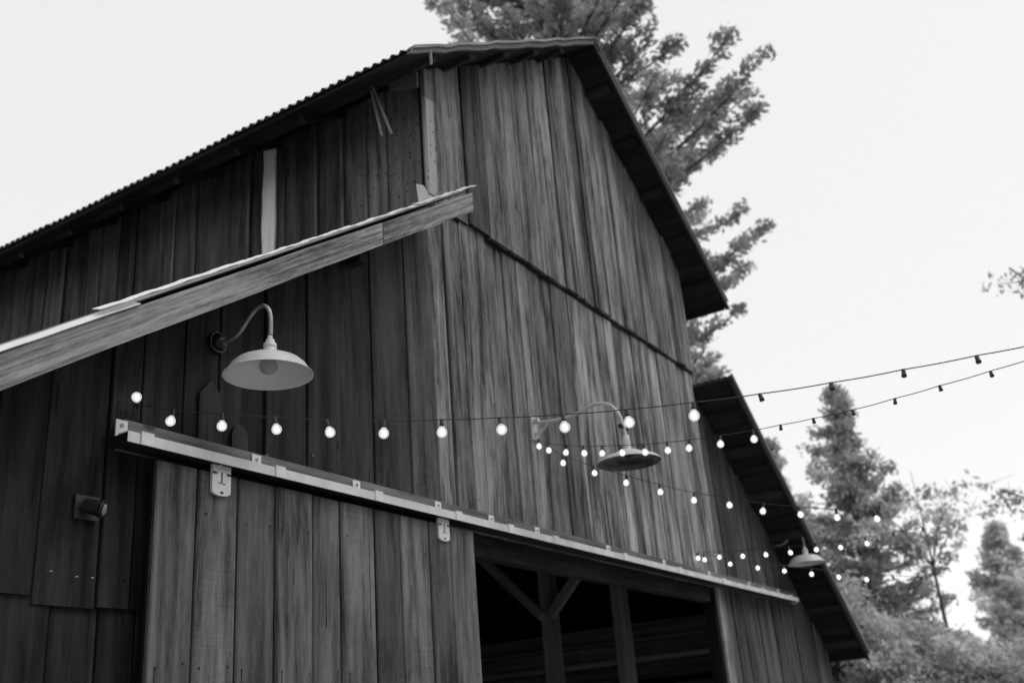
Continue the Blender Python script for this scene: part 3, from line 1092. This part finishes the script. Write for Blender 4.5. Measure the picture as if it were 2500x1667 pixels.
def conifer(loc, h, zc0, prof, nb, label, cat="tree", group=None, trunk_r=.3, lean=0.0, tip_up=.25, dens=1.0, leafsize=.085, clump=.22, name="conifer_tree", sub=5, az=None, start=.25, droop=.25, mat=None, rvar=(.55, 1.08), wid=.24, rise_r=(-.10, .12)):
    t = thing(name, loc, label, cat, group)
    tr = MB()
    tr.tube([(lean * k / 10 * .1, 0, h * k / 10) for k in range(11)], [trunk_r * (1 - .93 * k / 10) for k in range(11)], 10)
    o = tr.build("trunk", M['bark'], None, weld=True)
    o.parent = t
    br = MB()
    C, T, A, S = [], [], [], []
    for i in range(nb):
        u = (i + random.random()) / nb
        z = zc0 + (h - zc0) * u
        R = prof(z) * random.uniform(*rvar)
        if R < .05: continue
        th = random.uniform(0, 2 * math.pi) if az is None else random.uniform(*az)
        dx, dy = math.cos(th), math.sin(th)
        rise = random.uniform(*rise_r)
        path = []
        for k in range(7):
            s = k / 6
            path.append(Vector((dx * R * s, dy * R * s, z + R * (rise * s - droop * s + (droop + tip_up) * s * s))))
        br.tube(path, [max(.006, trunk_r * .16 * (1 - .85 * k / 6) * min(1, R / 2)) for k in range(7)], 5, cap=False)
        bt = random.uniform(.7, 1.3)
        ncl = max(3, int(R * sub))
        for c in range(ncl):
            s = start + (1 - start) * (c + random.random()) / ncl
            if random.random() < .12: continue
            k = min(5, int(s * 6))
            q = path[k].lerp(path[k + 1], s * 6 - k)
            wd = R * wid * (1.15 - s) + .08
            for side in (-1, 1):
                if random.random() < .18: continue
                off = random.uniform(.1, 1) * wd * side
                cc = np.array([q.x - dy * off, q.y + dx * off, q.z + random.uniform(-.05, .16) * clump * 3])
                nl = max(3, int(34 * dens * random.uniform(.5, 1.4)))
                d_ = np.clip(RNG.normal(size=(nl, 3)), -1.5, 1.5) * clump * np.array([.55, .55, .38])
                C.append(cc + d_)
                A.append(np.tile(np.array([dx * .6 - dy * side * .5, dy * .6 + dx * side * .5, .15]), (nl, 1)))
                T.append(np.full(nl, bt * random.uniform(.75, 1.25)) * RNG.uniform(.7, 1.3, nl))
                S.append(RNG.uniform(.6, 1.3, nl) * leafsize)
    o = br.build("branch", M['bark'], None)
    o["kind"] = "stuff"
    o.parent = t
    leaf_mesh("crown", np.concatenate(C), np.concatenate(S), np.concatenate(T), mat or LEAF, t, along=np.concatenate(A))
    return t


def broadleaf(loc, h, rad, label, zc, ncl=90, nl=60, name="broadleaf_tree", squash=1.0, leafsize=.09, clump=.35, shell=.45, mat=None, cat="tree", group=None):
    t = thing(name, loc, label, cat, group)
    tr = MB()
    tr.tube([(0, 0, 0), (.05, .03, zc * .5), (.02, 0, zc), (.08, .04, zc + (h - zc) * .8)], [rad * .045, rad * .026, rad * .010, .005], 9)
    o = tr.build("trunk", M['bark'], None, weld=True)
    o.parent = t
    br = MB()
    C, T, S = [], [], []
    for i in range(ncl):
        d = RNG.normal(size=3)
        d /= np.linalg.norm(d)
        if d[2] < -.55: d[2] *= -1
        r = rad * (shell + (1 - shell) * random.random() ** .6) * random.uniform(.8, 1.12)
        zh = (h - zc) if d[2] > 0 else zc * .8
        c = np.array([d[0] * r, d[1] * r, zc + d[2] * r / rad * zh * squash])
        mid = Vector((c[0] * .5, c[1] * .5, zc + (c[2] - zc) * .35))
        if i % 9 == 0: br.tube([(.03, 0, zc * .9), mid, Vector(c)], [rad * .008, rad * .006, .005], 5, cap=False)
        br.tube([Vector(c), Vector(c) + Vector((random.gauss(0, .3), random.gauss(0, .3), random.uniform(0, .3)))], [.007, .003], 4, cap=False)
        n_ = int(nl * random.uniform(.5, 1.4))
        k = clump * random.uniform(.6, 1.3)
        C.append(c + RNG.normal(size=(n_, 3)) * k * np.array([.6, .6, .4]))
        T.append(np.full(n_, random.uniform(.65, 1.3)) * RNG.uniform(.7, 1.3, n_))
        S.append(RNG.uniform(.6, 1.3, n_) * leafsize)
    o = br.build("limb", M['bark'], None)
    o["kind"] = "stuff"
    o.parent = t
    leaf_mesh("crown", np.concatenate(C), np.concatenate(S), np.concatenate(T), mat or LEAF2, t)
    return t


# tall redwood rising behind the ridge
def prof_red(z):
    if z > 15.5: return 1.7 + (24 - z) * .16
    return 3.06 + (15.5 - z) * .58 if z > 12 else 5.1 - (12 - z) * .42


conifer((18.0, 5.4, 0), 25.5, 6.5, prof_red, 255, "tall conifer with layered upswept branches, behind the barn's ridge", trunk_r=.42, tip_up=.32, dens=.72, clump=.19, sub=4.8, start=.40, droop=.06, rvar=(.6, 1.08), wid=.13, mat=LEAF_R, rise_r=(-.02, .10))
# pointed conifer at the right and the small one against the roof edge
conifer((25.8, 2.3, 0), 9.5, 1.0, lambda z: min(2.1, .15 + (9.5 - z) * .44), 130, "pointed dark conifer rising beyond the right lean-to roof", trunk_r=.22, dens=.9, clump=.22, sub=4.5, start=.15, tip_up=.25, rvar=(.45, 1.12), wid=.2)
conifer((23.6, 3.6, 0), 7.9, 1.5, lambda z: .15 + (7.9 - z) * .36, 80, "shorter conifer half hidden behind the edge of the right lean-to roof", trunk_r=.18, clump=.24, sub=5, start=.15, tip_up=.15)
conifer((28.9, -.35, 0), 5.9, .6, lambda z: .10 + (5.9 - z) * .40, 120, "pale grey conifer with forked tips at the right edge", trunk_r=.12, clump=.22, sub=6, start=.1, tip_up=.5, mat=LEAF3)
conifer((29.6, -1.75, 0), 5.6, .6, lambda z: .12 + (5.6 - z) * .42, 100, "conifer cut off by the right edge of the frame, right of the forked one", trunk_r=.12, clump=.22, sub=6, start=.1, tip_up=.4)
# loose leafy tree before the pointed conifer
broadleaf((25.6, .75, 0), 7.5, 2.1, "loose thin-leaved tree with sky between its twigs", 5.35, ncl=58, nl=24, clump=.20, leafsize=.085, shell=.5, squash=.7)
GB = "bushes low behind the right lean-to"
for loc, h, r, lb in (((23.0, 2.75, 0), 4.6, 1.45, "tall round bush touching the edge of the right lean-to roof"),
                      ((23.9, 1.55, 0), 3.75, 1.35, "second round bush from the lean-to roof, below the loose thin-leaved tree"),
                      ((24.7, .45, 0), 2.95, 1.25, "lower bush in the gap under the open sky"),
                      ((25.3, -.75, 0), 2.85, 1.25, "small bush at the foot of the forked conifer"),
                      ((26.6, 1.4, 0), 3.2, 1.6, "bush in the second row, behind the round ones")):
    broadleaf(loc, h, r, lb, h * .55, ncl=150, nl=90, name="bush", leafsize=.075, clump=.30, shell=.35, cat="bush", group=GB)


def limb_tree(loc, h, limbs, label):
    t = thing("broadleaf_tree", loc, label, "tree")
    tr = MB()
    tr.tube([(0, 0, 0), (.1, .05, h * .5), (.0, .1, h)], [.28, .2, .05], 10)
    o = tr.build("trunk", M['bark'], None, weld=True)
    o.parent = t
    br = MB()
    C, T, S = [], [], []
    L = Vector(loc)
    for a, c, wid in limbs:
        a, c = Vector(a) - L, Vector(c) - L
        pts = [a.lerp(c, k / 6) + Vector((0, 0, .18 * math.sin(k * 1.3))) for k in range(7)]
        br.tube(pts, [.07 * (1 - .85 * k / 6) + .006 for k in range(7)], 5, cap=False)
        for q in range(16):
            s = random.uniform(.45, 1.0)
            p = a.lerp(c, s) + Vector((random.gauss(0, .2), random.gauss(0, .2), random.gauss(0, wid)))
            br.tube([a.lerp(c, s), p], [.012, .004], 4, cap=False)
            n_ = random.randint(10, 26)
            C.append(np.array(p) + RNG.normal(size=(n_, 3)) * np.array([.14, .14, .09]))
            T.append(np.full(n_, random.uniform(.6, 1.1)))
            S.append(RNG.uniform(.6, 1.2, n_) * .075)
    o = br.build("limb", M['bark'], None)
    o["kind"] = "stuff"
    o.parent = t
    leaf_mesh("crown", np.concatenate(C), np.concatenate(S), np.concatenate(T), LEAF, t)


limb_tree((23.2, -4.3, 0), 11.5, [((23.2, -4.3, 8.6), (20.9, -2.65, 9.45), .10), ((23.2, -4.3, 4.6), (22.1, -1.35, 5.45), .16),
                                  ((23.2, -4.3, 4.2), (22.2, -1.6, 5.0), .16), ((23.2, -4.3, 3.8), (22.35, -1.9, 4.6), .2), ((23.2, -4.3, 6.0), (22.6, -6.5, 7.2), .3)],
          "tree outside the right edge, only thin leafy limbs reach into view")


# unseen treeline added behind the camera to block low sky light on the barn
C, T, S = [], [], []
for i in range(5200):
    a = random.uniform(-2.95, -.35)
    r = random.uniform(19, 24)
    top = 11.5 + 2.5 * math.sin(a * 9) + 1.6 * math.sin(a * 23 + 1)
    C.append((5 + r * math.cos(a), r * math.sin(a) - 2, top * random.random() ** .8))
    T.append(random.uniform(.4, 1.0))
    S.append(random.uniform(.5, 1.0))
t = leaf_mesh("added_treeline", np.array(C), np.array(S), np.array(T), LEAF, None)
tag(t, "unseen treeline added opposite the barn front to shade it", "added_treeline", kind="stuff")
